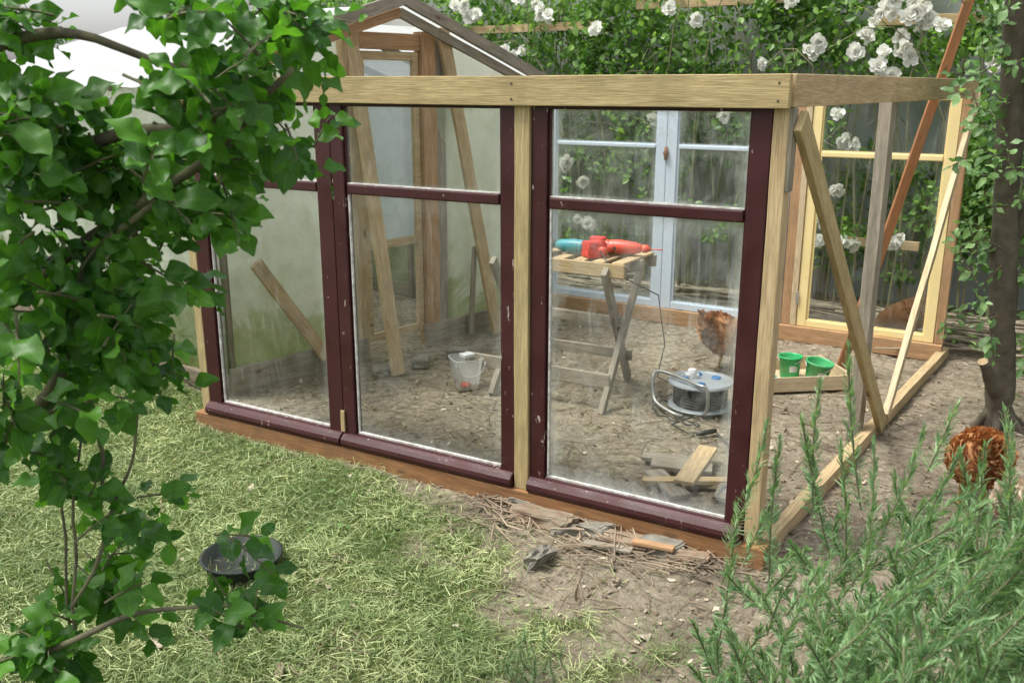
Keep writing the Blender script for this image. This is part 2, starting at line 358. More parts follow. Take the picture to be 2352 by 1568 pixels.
o=g.obj('branch_pile',simple('cut_branch_bark',(.33,.28,.20),.85,var=.5,scale=8));o["kind"]="stuff";tag(o,"pile of cut pruned branches on the ground","branches")
# ---------------------------------------------------------------- new frame
gf=empty('greenhouse_frame',FC);tag(gf,"unfinished timber greenhouse frame glazed with old windows","greenhouse frame")
def window(name,M,x0,x1,z0,z1,mat,gm,st=.066,rb=.065,barz=1.232,bh=.042,dep=.045,rt=.05,drip=True,bstile=None,label=None):
    Wm=M@Matrix.Translation(V((x0+x1)/2,0,z0));hw=(x1-x0)/2;H=z1-z0
    g=Geo();g.box((-hw,-hw+st),(0,dep),(0,H));g.box((hw-st,hw),(0,dep),(0,H))
    g.box((-hw+st,hw-st),(.002,dep-.002),(0,rb));g.box((-hw+st,hw-st),(.002,dep-.002),(H-rt,H))
    for a,b_ in ((-hw+st,-hw+st+.009),(hw-st-.009,hw-st)): g.box((a,b_),(.012,dep-.006),(rb,H-rt))
    w=g.obj(name,mat,Wm,gf,bevel=.004)
    if label: w["label"]=label
    bz=barz-z0;g=Geo();g.box((-hw+st+.009,hw-st-.009),(.004,dep-.004),(bz-bh/2,bz+bh/2));g.obj('glazing_bar',mat,Wm,w,bevel=.006)
    if drip:
        g=Geo();pr=[(.0,-.004),(-.018,-.004),(-.034,.006),(-.039,.022),(-.036,.038),(-.024,.052),(-.008,.06),(0,.061)]
        n=9;vs=[];k=len(pr)
        for i in range(n):
            x=-hw+.004+(2*hw-.008)*i/(n-1);q=.0008*random.uniform(-1,1)
            vs+=[(x,y+q,z) for y,z in pr]
        g.add(vs,[(i*k+j,i*k+j+1,(i+1)*k+j+1,(i+1)*k+j) for i in range(n-1) for j in range(k-1)]+[tuple(range(k))[::-1],tuple(range((n-1)*k,n*k))])
        g.obj('drip_rail',mat,Wm,w,smooth=False,bevel=.002)
    for a,b_ in ((rb,bz-bh/2),(bz+bh/2,H-rt)):
        g=Geo();x=hw-st-.006
        g.add([(-x,.022,a),(x,.022,a),(x,.022,b_),(-x,.022,b_)],[(0,1,2,3)]);g.obj('glass_pane',gm,Wm,w)
    g=Geo();x=hw-st-.009;g.box((-x,x),(.011,.021),(rb+.0005,rb+.009));g.box((-x,-x+.006),(.011,.021),(rb+.01,bz-bh/2-.001));g.box((-x,x),(.011,.021),(bz+bh/2+.0005,bz+bh/2+.006))
    g.obj('putty_line',putty if mat is red else mat,Wm,w)
    return w
wb('top_beam',MF,(-2.95,.004),(-.034,-.003),(1.583,1.688),pine_g,gf)
wb('top_rail',MF,(-2.9,-.06),(.048,.09),(1.60,1.672),pine,gf)
wb('base_beam',MF,(-2.86,.035),(-.03,.05),(-.015,.066),pine_b,gf)
wb('corner_post',MF,(-.051,.0),(.001,.075),(.067,1.60),pine,gf)
wb('post',MF,(-1.001,-.937),(-.012,.05),(.067,1.60),pine_g,gf)
wb('post',MF,(-2.835,-2.782),(.0,.06),(.067,1.60),pine_g,gf)
window('maroon_window',MF,-.935,-.053,.069,1.62,red,glas)
window('maroon_window',MF,-1.904,-1.003,.069,1.62,red,glas2)
window('maroon_window',MF,-2.78,-1.906,.069,1.62,red,glas2,st=.085)
wb('wood_strip',MF,(-1.915,-1.893),(-.010,-.001),(.135,.235),pine_g,gf,bevel=.001)
scm=simple('screw_steel',(.12,.11,.10),.5,.8)
for x in (-.03,-1.0,-2.8):
    for z in (1.605,1.66):
        g=Geo();g.lathe([(0,.0),(.0045,.0),(.0045,-.002)],8);g.obj('screw',scm,MF@Matrix.Translation(V(x,-.0362,z))@Matrix.Rotation(math.pi/2,4,'X'),gf)
# side wall
wb('top_beam',MS,(.006,3.19),(-.012,.018),(1.585,1.688),pine,gf)
wb('ground_beam',MS,(.09,3.27),(-.022,.028),(-.01,.055),pine,gf)
def sp(x,y,z): return MS@V(x,y,z)
board('brace',sp(.03,-.028,1.545),sp(1.60,-.03,.04),.085,.026,(0,0,1),pine_g,gf)
board('brace',sp(3.12,-.028,1.60),sp(1.66,-.03,.07),.055,.03,(0,0,1),pine_y,gf)
wb('post',MS,(1.41,1.50),(.030,.085),(.0,1.60),grey_w,gf)
wb('corner_post',MS,(.004,.05),(-.012,.015),(1.32,1.583),grey_w,gf)
# back wall
wb('base_beam',MB,(-2.95,.0),(-.03,.04),(-.01,.095),pine_o,gf)
wb('top_beam',MB,(-2.9,-.02),(.05,.08),(1.57,1.66),pine,gf)
wb('corner_post',MB,(-.052,.0),(.0,.05),(.097,1.66),pine_o,gf)
wb('post',MB,(-.955,-.915),(-.01,.045),(.097,1.60),pine_y,gf)
wb('post',MB,(-1.02,-.958),(.005,.05),(.097,1.60),pine_o,gf)
window('yellow_window',MB,-.912,-.055,.097,1.62,yell,glas2,st=.06,rb=.045,bh=.035,drip=False,label="pale yellow painted two-pane window")
window('pale_blue_window',MB,-1.90,-1.023,.097,1.62,blue,glas,st=.075,rb=.05,bh=.028,barz=1.245,drip=False,label="pale blue painted two-pane window")
window('pale_blue_window',MB,-2.865,-1.903,.097,1.62,blue,glas,st=.075,rb=.05,bh=.028,barz=1.245,drip=False,label="pale blue painted two-pane window")
wb('post',MB,(-2.93,-2.87),(.0,.05),(.097,1.60),pine,gf)
g=Geo();M=MB@Matrix.Translation(V(-1.9,-.01,1.2));g.lathe([(0,-.045),(.011,-.045),(.013,-.02),(.022,0),(.013,.02),(.011,.045),(0,.045)],12);g.obj('window_latch',simple('rust',(.22,.1,.05),.7),M,gf,smooth=True)
wb('hinge',MB,(-.925,-.905),(-.014,-.011),(.25,.33),simple('zinc',(.5,.5,.48),.4,.7),gf,bevel=.001)
# ---------------------------------------------------------------- old greenhouse
gh=empty('garden_greenhouse',GL);tag(gh,"old timber greenhouse covered with algae-stained plastic sheeting","greenhouse")
film=plastic('algae_plastic_sheet',(.70,.74,.60),(.82,.84,.74),(.27,.33,.09),(.10,.62),.08,.55,.35,.9,.22)
film_w=plastic('white_roof_sheet',(.80,.83,.82),(.88,.90,.90),(.55,.6,.5),(-9,-8),.1,.5)
film_s=plastic('grey_side_sheet',(.60,.66,.55),(.74,.78,.66),(.16,.21,.06),(.1,.85),.06,.5,.4,.9,.35)
film_d=plastic('blue_door_film',(.46,.53,.57),(.62,.68,.73),(.5,.53,.53),(-9,-8),.18,.5,.25)
XR=1.27;ZR=2.12;ZE=1.72;GW=2.39;GD=3.4
def zr(x): return ZE+(ZR-ZE)*(x/XR) if x<XR else ZR-(ZR-ZE)*(x-XR)/(GW-XR)
def sheet(name,poly_x,z0,mat,y=0,nz=24,M=MG,amp=.008,top=None):
    top=top or (lambda x:zr(x)-.02);nxx=max(2,int((poly_x[1]-poly_x[0])/.05));g=Geo();vs=[]
    for i in range(nxx+1):
        x=poly_x[0]+(poly_x[1]-poly_x[0])*i/nxx
        for j in range(nz+1):
            z=z0+(top(x)-z0)*j/nz;vs.append((x,y+amp*noise.noise(Vector((x*5,z*1.6,y)))*2+amp*.5*noise.noise(Vector((x*16,z*3,2))),z))
    g.add(vs,[(i*(nz+1)+j,(i+1)*(nz+1)+j,(i+1)*(nz+1)+j+1,i*(nz+1)+j+1) for i in range(nxx) for j in range(nz)])
    return g.obj(name,mat,M,gh,smooth=True)
sheet('gable_sheet',(.02,.89),.10,film,amp=.016);sheet('gable_sheet',(1.605,GW-.02),.10,film,amp=.016)
sheet('gable_sheet',(.89,1.605),2.0,film_w,top=lambda x:zr(x)-.03,nz=2,y=.04)
wb('base_board',MG,(0.05,1.0),(-.035,-.004),(-.02,.15),grey_w,gh);wb('base_board',MG,(1.48,GW+.03),(-.035,-.004),(-.02,.14),grey_w,gh)
wb('door_post',MG,(.90,1.02),(-.03,.05),(.0,zr(.95)-.06),pine,gh)
wb('door_post',MG,(1.50,1.61),(-.03,.05),(.0,zr(1.55)-.05),pine_o,gh)
wb('door_post',MG,(1.612,1.70),(-.01,.05),(.0,zr(1.65)-.05),grey_w,gh)
wb('corner_post',MG,(-.02,.03),(-.02,.05),(0,ZE),dark_w,gh);wb('corner_post',MG,(GW-.05,GW),(-.02,.05),(0,ZE),dark_w,gh)
wb('lintel',MG,(1.022,1.498),(-.01,.03),(1.86,1.955),pine_o,gh)
Md=MG@Matrix.Translation(V(1.26,.0,.1));g=Geo();hw=.232
g.box((-hw,-hw+.045),(.0,.03),(0,1.75));g.box((hw-.045,hw),(.0,.03),(0,1.75))
for z in (0,.58,1.70): g.box((-hw+.045,hw-.045),(.002,.028),(z,z+.05))
door=g.obj('door',pine,Md,gh,bevel=.003)
g=Geo();vs=[(x,.031+.006*noise.noise(Vector((x*9,z*4,0))),z) for x in np.linspace(-hw+.01,hw-.01,12) for z in np.linspace(.6,1.74,24)]
g.add(vs,[(i*24+j,(i+1)*24+j,(i+1)*24+j+1,i*24+j+1) for i in range(11) for j in range(23)]);g.obj('door_film',film_d,Md,door,smooth=True)
g=Geo()
for i in range(-22,20):
    for sgn in (1,-1):
        x0,z0=i*.022,.05;x1=x0+sgn*.53*.6;z1=.58
        ts=[t for t in np.linspace(0,1,9) if abs(x0+(x1-x0)*t)<hw-.045]
        if len(ts)>1: g.tube([(x0+(x1-x0)*ts[0],.015,z0+(z1-z0)*ts[0]),(x0+(x1-x0)*ts[-1],.015,z0+(z1-z0)*ts[-1])],.0006,3)
g.obj('wire_mesh',simple('galvanised_wire',(.35,.35,.33),.5,.6),Md,door)
for sx,ex,nme in ((XR,-.22,'l'),(XR,GW+.24,'r')):
    ze=zr(0)-.068 if ex<0 else ZE-.09
    g=Geo();vs=[];ny=30
    for i in range(9):
        t=i/8;x=sx+(ex-sx)*t;z=ZR+.0+(ze-ZR)*t
        for j in range(ny+1):
            y=-.13+(GD+.2)*j/ny;vs.append((x,y,z+.01*math.cos(j/ny*math.pi*10)*(.4+.6*t)+.004*noise.noise(Vector((x*5,y*3,0)))))
    g.add(vs,[(i*(ny+1)+j,(i+1)*(ny+1)+j,(i+1)*(ny+1)+j+1,i*(ny+1)+j+1) for i in range(8) for j in range(ny)])
    g.obj('roof_sheet',film_w,MG,gh,smooth=True)
    a=MG@V(sx,-.14,ZR+.02);b_=MG@V(ex,-.14,ze+.02);board('barge_board',a,b_,.07,.028,(0,0,1),grey_w,gh)
    a=MG@V(sx,-.10,ZR-.055);b_=MG@V(ex*.9+sx*.1,-.10,ze-.05+(ZR-ze)*.1);board('rafter',a,b_,.055,.03,(0,0,1),pine_o if nme=='l' else grey_w,gh)
    for k in range(1,6):
        y=k*GD/5;board('rafter',MG@V(sx,y,ZR-.03),MG@V(ex*.95+sx*.05,y,ze+.0+(ZR-ze)*.05-.03),.05,.03,(0,0,1),dark_w,gh)
wb('ridge_beam',MG,(XR-.02,XR+.02),(-.09,GD),(ZR-.09,ZR-.03),pine,gh)
def side(xp,nm_):
    Ms=MG@Matrix.Translation(V(xp,0,0))@Matrix.Rotation(math.pi/2,4,'Z')
    sheet(nm_,(.02,GD),.06,film_s,M=Ms,top=lambda x:ZE-.04,amp=.02)
    for k in range(7): wb('stud',Ms,(k*GD/6-.02,k*GD/6+.02),(.03,.06) if xp>1 else (-.09,-.06),(0,ZE-.03),dark_w,gh)
    wb('eave_rail',Ms,(0,GD),(-.02,.02),(ZE-.07,ZE-.03),dark_w,gh)
    wb('base_board',Ms,(0,GD),(-.02,.015),(0,.10),dark_w,gh)
side(0,'side_sheet');side(GW,'side_sheet')
sheet('end_sheet',(.02,GW-.02),.05,film_s,y=GD)
# ---------------------------------------------------------------- garden wall
MWl=frame(V(3.5,7.0,0),(-.846,.532,0))
gw=empty('garden_wall',(3.5,7.0,0));tag(gw,"plain grey concrete garden wall behind the roses","wall");gw["kind"]="structure"
conc=simple('grey_concrete',(.34,.36,.35),.9,var=.3,scale=3,bmp=.4,dust=.4,dustcol=(.19,.21,.15))
for k in range(-5,8):
    wb('wall_panel',MWl,(k*1.2+.012,(k+1)*1.2-.012),(-.16,-.04),(-.2,2.75),conc,gw,bevel=.006,j=0)
    wb('wall_pillar',MWl,(k*1.2-.05,k*1.2+.05),(-.18,-.038),(-.2,2.75),conc,gw,bevel=.006,j=0)
tr=empty('wall_trellis',MWl@V(1.5,.02,1.5));tag(tr,"horizontal pale timber slats fixed along the wall","trellis")
for x0,x1,z in ((1.35,2.6,2.24),(-1.2,.75,2.06),(.3,1.5,.5),(2.9,5.5,2.1)):
    wb('trellis_slat',MWl,(x0,x1),(.55,.58),(z,z+.065),pine,tr)
    for x in (x0+.05,x1-.09): wb('trellis_bracket',MWl,(x,x+.045),(-.035,.548),(z,z+.04),dark_w,tr)
# ---------------------------------------------------------------- roses
rose_leaf=leafm('rose_leaf',(.045,.12,.024),(.27,.45,.11),.42,.42,.15)
rose_w=leafm('rose_petal',(.86,.86,.80),(.92,.92,.88),.3,.6,0,.2,tcol=(1,1,.95))
cane_m=simple('rose_cane',(.20,.20,.10),.7,var=.5)
def rosemesh():
    g=Geo();ps=[];As=[];Ns=[];Ls=[]
    for ring,(cnt,el,L,r0) in enumerate(((3,1.3,.026,.004),(5,1.0,.034,.006),(6,.55,.045,.008),(6,.1,.055,.009),(4,-.5,.048,.008))):
        for i in range(cnt):
            q=6.283*i/cnt+ring*.5+random.uniform(-.35,.35);d=V(math.cos(q),math.sin(q),0);e=el+random.uniform(-.35,.35)
            ps.append(tuple(d*r0));a=d*math.cos(e)+V(0,0,math.sin(e));As.append(tuple(a));Ns.append(tuple(-d*math.sin(e)+V(0,0,math.cos(e))));Ls.append(L*random.uniform(.75,1.15))
    v,f,lv=leafarr(np.array(ps),np.array(As),np.array(Ns),np.array(Ls),.52,.3,.3,5,5,petal_prof,.12)
    g.add(v,f,0,lv);return g
rmeshes=[]
for _ in range(4):
    rm=rosemesh().obj('rose_flower',rose_w,smooth=True);rmeshes.append(rm.data);W.pop(rm,None);bpy.data.objects.remove(rm)
def hp(s,z,d=0): # rose plane point
    return V(3.3-.846*s-.532*d,6.7+.532*s-.846*d,z)
fl=[(4.16,2.29),(4.22,2.32),(4.06,2.27),(4.12,2.23),(3.36,2.19),(3.30,2.22),(3.61,1.94),(3.74,1.93),(3.6,2.36),(3.48,2.32),(2.25,2.23),(2.02,2.14),(1.51,1.81),(1.16,1.895),(.6,2.21),(.69,2.13),(.6,2.12),(.64,2.17),(.46,2.13),(.50,2.10),(.785,2.0),(.54,1.89),(.50,1.91),(.62,1.74),(1.77,1.43),(.92,1.46),(.856,1.27),(.83,1.24),(.87,.92),(.98,.70),(1.0,.74),(.95,.55),(.99,.52),(.83,.55),(.86,.50),(.45,.55),(3.13,1.03),(2.98,.87),(3.0,.55),(-.19,1.88),(-.23,1.93),(.3,2.05),(.35,1.6),(2.35,1.4),(1.3,2.25),(2.9,2.1)]
fl+=[(s+random.gauss(0,.06),z+random.gauss(0,.05)) for s,z in random.choices(fl,k=56)]
def cl(p,sc=1.7): return noise.noise(p*sc)+.5*noise.noise(p*4.3)
bushes=[(-2.4,.05),(.05,1.55),(1.55,3.1),(3.1,4.6),(4.6,6.8)]
for bi,(s0,s1) in enumerate(bushes):
    bc=hp((s0+s1)/2,0);rb=empty('rose_bush',bc);tag(rb,"climbing rose bush with white double flowers on wall","rose bush","white climbing roses")
    P=[];cnt=int(6000*(s1-s0)/1.5)
    while len(P)<cnt:
        s=random.uniform(s0-.1,s1+.1);z=random.uniform(.25,2.75);d=random.uniform(-.25,.30);p=hp(s,z,d)
        thr=-.12 if z>1.85 else (-.08+(1.85-z)*.22)
        if s>3.4: thr-=.2
        if cl(p)>thr: P.append(tuple(p))
    P=np.array(P);n=len(P);A=rng.normal(0,1,(n,3));A[:,2]-=.3;Nn=rng.normal(0,.6,(n,3));Nn[:,2]+=.9;Nn[:,1]-=.5
    g=Geo();v,f,lv=leafarr(P,A,Nn,.033+.045*rng.random(n),.36,.3,-.1,3,4,oval_prof);g.add(v,f,0,lv);g.obj('foliage',rose_leaf,Matrix.Translation(bc),rb,world=True)
    g=Geo()
    for i in range(30):
        s=random.uniform(s0,s1);q=s;pts=[];h=random.uniform(1.2,2.7);d=random.uniform(-.15,.25);lean=random.uniform(-.7,.7)
        for k in range(9):
            t=k/8;pts.append(hp(s+lean*t*t*1.4+.06*noise.noise(V(i,t*4,0)),h*math.sin(t*math.pi*.62)/math.sin(math.pi*.5),d+.25*t*t+.05*noise.noise(V(i,t*4,7))))
        g.tube(pts,[.009*(1-.75*k/8) for k in range(9)],5)
    g.obj('canes',cane_m,Matrix.Translation(bc),rb,world=True)
    for s,z in fl:
        if s0<=s<s1:
            o=bpy.data.objects.new('rose_flower',random.choice(rmeshes));COL.objects.link(o)
            p=hp(s,z,.36+random.uniform(-.08,.05));N1=V(random.uniform(-.8,.7),-1,random.uniform(-.6,.8)).normalized()
            place(o,Matrix.Translation(p)@N1.to_track_quat('Z','Y').to_matrix().to_4x4()@Matrix.Rotation(random.random()*6,4,'Z')@Matrix.Scale(random.uniform(.6,1.05),4),rb)
# ---------------------------------------------------------------- apple tree
bark=simple('mossy_bark',(.10,.085,.06),.95,var=.5,scale=14,bmp=.9,dust=.7,dustcol=(.20,.21,.09))
apple_leaf=leafm('apple_leaf',(.026,.095,.012),(.12,.30,.035),.40,.45,.18,.42)
def branch(g,pts,r0,r1,n=8):
    pts=[Vector(p) for p in pts];q=[];k=6
    for i in range(len(pts)-1):
        p0=pts[max(i-1,0)];p1=pts[i];p2=pts[i+1];p3=pts[min(i+2,len(pts)-1)]
        for j in range(k):
            t=j/k;q.append(.5*((2*p1)+(p2-p0)*t+(2*p0-5*p1+4*p2-p3)*t*t+(3*p1-p0-3*p2+p3)*t**3))
    q.append(pts[-1]);m_=len(q)
    q=[p+V(*(noise.noise_vector(p*7)))*.012 for p in q]
    g.tube(q,[(r0+(r1-r0)*i/(m_-1))*(1+.18*noise.noise(q[i]*22)) for i in range(m_)],n)
at_=empty('apple_tree',(-1.3,2.0,0));tag(at_,"apple tree with dense green leaves and mossy limbs","tree")
g=Geo()
branch(g,[(-1.42,2.1,-.1),(-1.38,2.05,.5),(-1.33,2.0,1.1),(-1.36,2.05,1.7),(-1.3,2.0,2.4)],.085,.04,12)
limbs=[[(-1.34,2.0,1.45),(-1.15,1.97,1.66),(-.98,1.93,1.735),(-.84,1.9,1.745),(-.6,1.9,1.66)],
[(-1.34,2,1.15),(-1.1,1.95,1.45),(-.8,1.95,1.56),(-.6,1.9,1.58),(-.42,1.85,1.68)],
[(-1.34,2,1.0),(-1.05,1.95,1.22),(-.85,1.95,1.36),(-.62,1.9,1.5),(-.48,1.85,1.62)],
[(-1.36,2,.75),(-1.07,1.97,.95),(-.95,1.93,1.13),(-.88,1.92,1.3),(-.72,1.9,1.42)],
[(-1.07,1.97,.93),(-.96,1.95,.98),(-.91,1.93,.86),(-.91,1.9,.72)],
[(-1.38,2,.25),(-1.05,1.85,.42),(-.86,1.83,.52),(-.66,1.8,.56),(-.45,1.78,.53)],
[(-1.05,1.9,.1),(-1.0,1.9,.5),(-.97,1.92,.8),(-.93,1.93,1.0)],[(-1.08,1.95,.1),(-1.04,1.95,.5),(-1.0,1.95,.9)],
[(-1.0,1.9,.5),(-.9,1.9,.7),(-.84,1.9,.85),(-.8,1.9,1.0)]]
for i,l in enumerate(limbs): branch(g,l,.020 if i<4 else (.005 if i>5 else .010),.006 if i<4 else .0025)
g.obj('trunk',bark,Matrix.Translation(V(-1.3,2,0)),at_,smooth=True,world=True)
LP=[];LA=[];LN=[];LL=[];tw=Geo()
def sprig(p,d,L,nl,size,LP=LP,LA=LA,LN=LN,LL=LL,tw=tw,nb=V(-.05,-.5,.8)):
    d=d.normalized();pts=[p+d*L*t+V(0,0,-.05*L*t*t*3) for t in (0,.35,.7,1)];tw.tube(pts,[.0032,.0026,.002,.0012],4)
    ph=random.random()*6
    for i in range(nl):
        t=.12+.88*i/(nl-1);b_=p+d*L*t+V(0,0,-.15*L*t*t);q=ph+i*2.4
        s=d.cross(V(0,0,1)).normalized() if abs(d.z)<.95 else V(1,0,0);u=s.cross(d)
        rad=s*math.cos(q)+u*math.sin(q)
        a=(d*random.uniform(.3,1.0)+rad*.8+V(0,0,-.28)).normalized()
        nn=V(random.gauss(0,.5),random.gauss(0,.4),random.gauss(0,.4))+nb
        pe=b_+a*size*.18;tw.tube([b_,pe],[.0011,.0009],3)
        LP.append(tuple(pe));LA.append(tuple(a));LN.append(tuple(nn));LL.append(size*random.uniform(.5,1.25)*(1 if i<nl-2 else .65))
cl_=[(-.99,1.78,.13,.04,7),(-.55,1.78,.17,.06,20),(-.45,1.71,.06,.05,4),(-.92,1.56,.22,.08,27),(-.60,1.61,.15,.09,24),(-.44,1.56,.03,.03,3),(-.88,1.41,.20,.10,30),(-.66,1.47,.11,.08,14),(-.95,1.22,.15,.11,24),(-.80,1.27,.08,.10,11),(-.86,1.07,.08,.09,10),(-1.0,1.04,.10,.11,12),(-.88,.76,.06,.07,4),(-1.0,.86,.05,.10,4),(-1.02,.44,.11,.11,18),(-.90,.59,.06,.05,5),(-.66,.56,.12,.025,7),(-.80,1.9,.45,.04,8),(-1.25,1.6,.18,.3,12),(-1.2,1.0,.15,.3,10)]
for cx,cz,rx,rz,n in cl_:
    for i in range(n):
        while True:
            a,b_,c=[random.uniform(-1,1) for _ in range(3)]
            if a*a+b_*b_+c*c<1: break
        p=V(cx+a*rx,1.95+b_*.28,cz+c*rz)
        dd=V(random.gauss(.45,.6),random.gauss(-.05,.6),random.gauss(.05,.5))
        sprig(p-dd.normalized()*.05,dd,random.uniform(.08,.17),random.randint(6,9),.070)
n=len(LP);v,f,lv=leafarr(np.array(LP),np.array(LA),np.array(LN),np.array(LL),.32,.1+.4*rng.random(n),-.4*rng.random(n)-.02,5,13,apple_prof,.12)
g=Geo();g.add(v,f,0,lv);g.obj('crown',apple_leaf,Matrix.Translation(V(-1.3,2,0)),at_,smooth=True,world=True)
tw.obj('twigs',simple('green_twig',(.12,.12,.055),.8,var=.4),Matrix.Translation(V(-1.3,2,0)),at_,world=True)
# ---------------------------------------------------------------- tree on the far side
rt=empty('ivy_tree',(2.43,4.4,0));tag(rt,"slim dark tree trunk with climbing leaves and cut stub","tree")
g=Geo();branch(g,[(2.46,4.40,-.15),(2.45,4.42,.02),(2.42,4.42,.35),(2.36,4.43,.9),(2.31,4.45,1.6),(2.25,4.45,2.3),(2.2,4.5,3.2)],.07,.048,12)
for a in (0,1.4,2.8,4.1,5.3):
    branch(g,[(2.45,4.41,.16),(2.45+.06*math.cos(a),4.41+.06*math.sin(a),.05),(2.45+.14*math.cos(a),4.41+.14*math.sin(a),-.03)],.035,.014)
branch(g,[(2.44,4.42,.14),(2.34,4.34,.25),(2.25,4.27,.38)],.036,.024,10);branch(g,[(2.38,4.45,.9),(2.6,4.5,1.4),(2.85,4.6,1.9)],.035,.02)
branch(g,[(2.28,4.5,2.1),(2.1,4.4,2.5),(1.8,4.3,2.9)],.03,.015)
o=g.obj('trunk',simple('dark_bark',(.085,.068,.048),.95,var=.5,scale=18,bmp=1,dust=.5,dustcol=(.14,.14,.085)),Matrix.Translation(V(2.43,4.4,0)),rt,smooth=True,world=True)
g=Geo();g.lathe([(0,.002),(.023,0),(.023,-.004)],12,M=Matrix.Translation(V(2.249,4.269,.383))@V(-.12,-.08,.2).to_track_quat('Z','Y').to_matrix().to_4x4());g.obj('cut_stub_face',pine,Matrix.Translation(V(2.43,4.4,0)),rt,world=True)
LP2=[];LA2=[];LN2=[];LL2=[];tw2=Geo()
for i in range(210):
    z=.3+2.2*random.random()**.9;sgn=random.choice((-1,1,1));x=2.45-.085*z+sgn*(.05+abs(random.gauss(0,.09)));y=4.40+random.gauss(0,.10)
    sprig(V(x,y,z),V(sgn*random.random(),random.gauss(-.3,.7),random.gauss(.2,.6)),random.uniform(.05,.17),7,.060,LP2,LA2,LN2,LL2,tw2)
for i in range(80):
    z=random.uniform(.7,2.5);sprig(V(random.uniform(2.4,3.0),random.uniform(4.35,4.9),z),V(random.gauss(0,1),random.gauss(0,1),.3),.2,8,.075,LP2,LA2,LN2,LL2,tw2)
n=len(LP2);v,f,lv=leafarr(np.array(LP2),np.array(LA2),np.array(LN2),np.array(LL2),.26,.2,-.3*rng.random(n),3,6,apple_prof,.1)
g=Geo();g.add(v,f,0,lv);g.obj('crown',leafm('ivy_leaf',(.045,.12,.03),(.26,.42,.17),.35,.45,.2),Matrix.Translation(V(2.43,4.4,0)),rt,smooth=True,world=True)
tw2.obj('twigs',bark,Matrix.Translation(V(2.43,4.4,0)),rt,world=True)
# ---------------------------------------------------------------- rosemary
rosm=leafm('rosemary_needle',(.075,.175,.06),(.35,.50,.26),.28,.5,.5,.4,(.45,.56,.40))
def rosemary(name,loc,sprigs,label,sc=1):
    e=empty(name,loc);tag(e,label,"rosemary shrub","rosemary shrubs");st=Geo();P=[];A=[];Nn=[];L=[]
    for tip,ln,lean in sprigs:
        tip=Vector(tip);base=tip-V(lean[0],lean[1],1).normalized()*ln
        mid=(tip+base)/2+V(random.gauss(0,.02),random.gauss(0,.02),0)
        k=max(8,int(ln/.0072));pts=[]
        for i in range(k+1):
            t=i/k;pts.append(base*(1-t)**2+mid*2*t*(1-t)+tip*t*t)
        st.tube(pts[::3]+[pts[-1]],[.0022]*len(pts[::3])+[.001],4);q=random.random()*6
        for i in range(1,k+1):
            d=(pts[i]-pts[i-1]).normalized();s=d.cross(V(0,1,.1)).normalized();u=s.cross(d);q+=1.9
            for m_ in range(3):
                a=q+m_*2.09+random.uniform(-.3,.3);r=s*math.cos(a)+u*math.sin(a);t=i/k
                P.append(tuple(pts[i]));A.append(tuple(r*(1.1-.6*t)+d*(.35+.7*t)));Nn.append(tuple(d-r*.3));L.append(sc*random.uniform(.022,.038)*(1-.35*t**4))
    n=len(P);v,f,lv=leafarr(np.array(P),np.array(A),np.array(Nn),np.array(L),.10,-.4,rng.normal(.1,.2,n),3,4,oval_prof);g=Geo();g.add(v,f,0,lv)
    g.obj('foliage',rosm,Matrix.Translation(Vector(loc)),e,world=True);st.obj('stems',simple('rosemary_stem',(.17,.17,.09),.8),Matrix.Translation(Vector(loc)),e,world=True)
sp_=[]
for x,y,z in ((.75,2.0,1.09),(.70,2.02,1.0),(.63,2.05,.85),(.595,2.05,.89),(.94,2.0,.89),(1.12,2,.94),(1.03,2,.84),(.54,2.06,.68),(.83,2,.86),(.66,2,.92),(.79,2.1,.82),(1.17,2.05,.88),(1.08,2.1,.80)):
    sp_.append(((x,y,z),random.uniform(.3,.42),(random.gauss(.05,.15),random.gauss(0,.1))))
while len(sp_)<330:
    x=random.uniform(.44,1.4);y=random.uniform(1.3,2.2)
    zt=.24+.38*sst(.42,.95,x)+random.gauss(0,.12)+.10*(1.9-y)*.5
    sp_.append(((x*y/1.9 if y<1.9 else x,y,zt),random.uniform(.16,.30),(random.gauss((x-.9)*.5,.5),random.gauss(-.05,.45))))
rosemary('rosemary_shrub',(.95,1.95,0),sp_,"bushy rosemary shrub with upright grey-green needle sprigs")
sp_=[((.06+random.gauss(0,.07),2.36+random.gauss(0,.04),random.uniform(.05,.13)),random.uniform(.08,.14),(random.gauss(0,.4),random.gauss(0,.3))) for _ in range(16)]
rosemary('rosemary_shrub',(.06,2.36,0),sp_,"small low rosemary seedling on bare soil",.6)
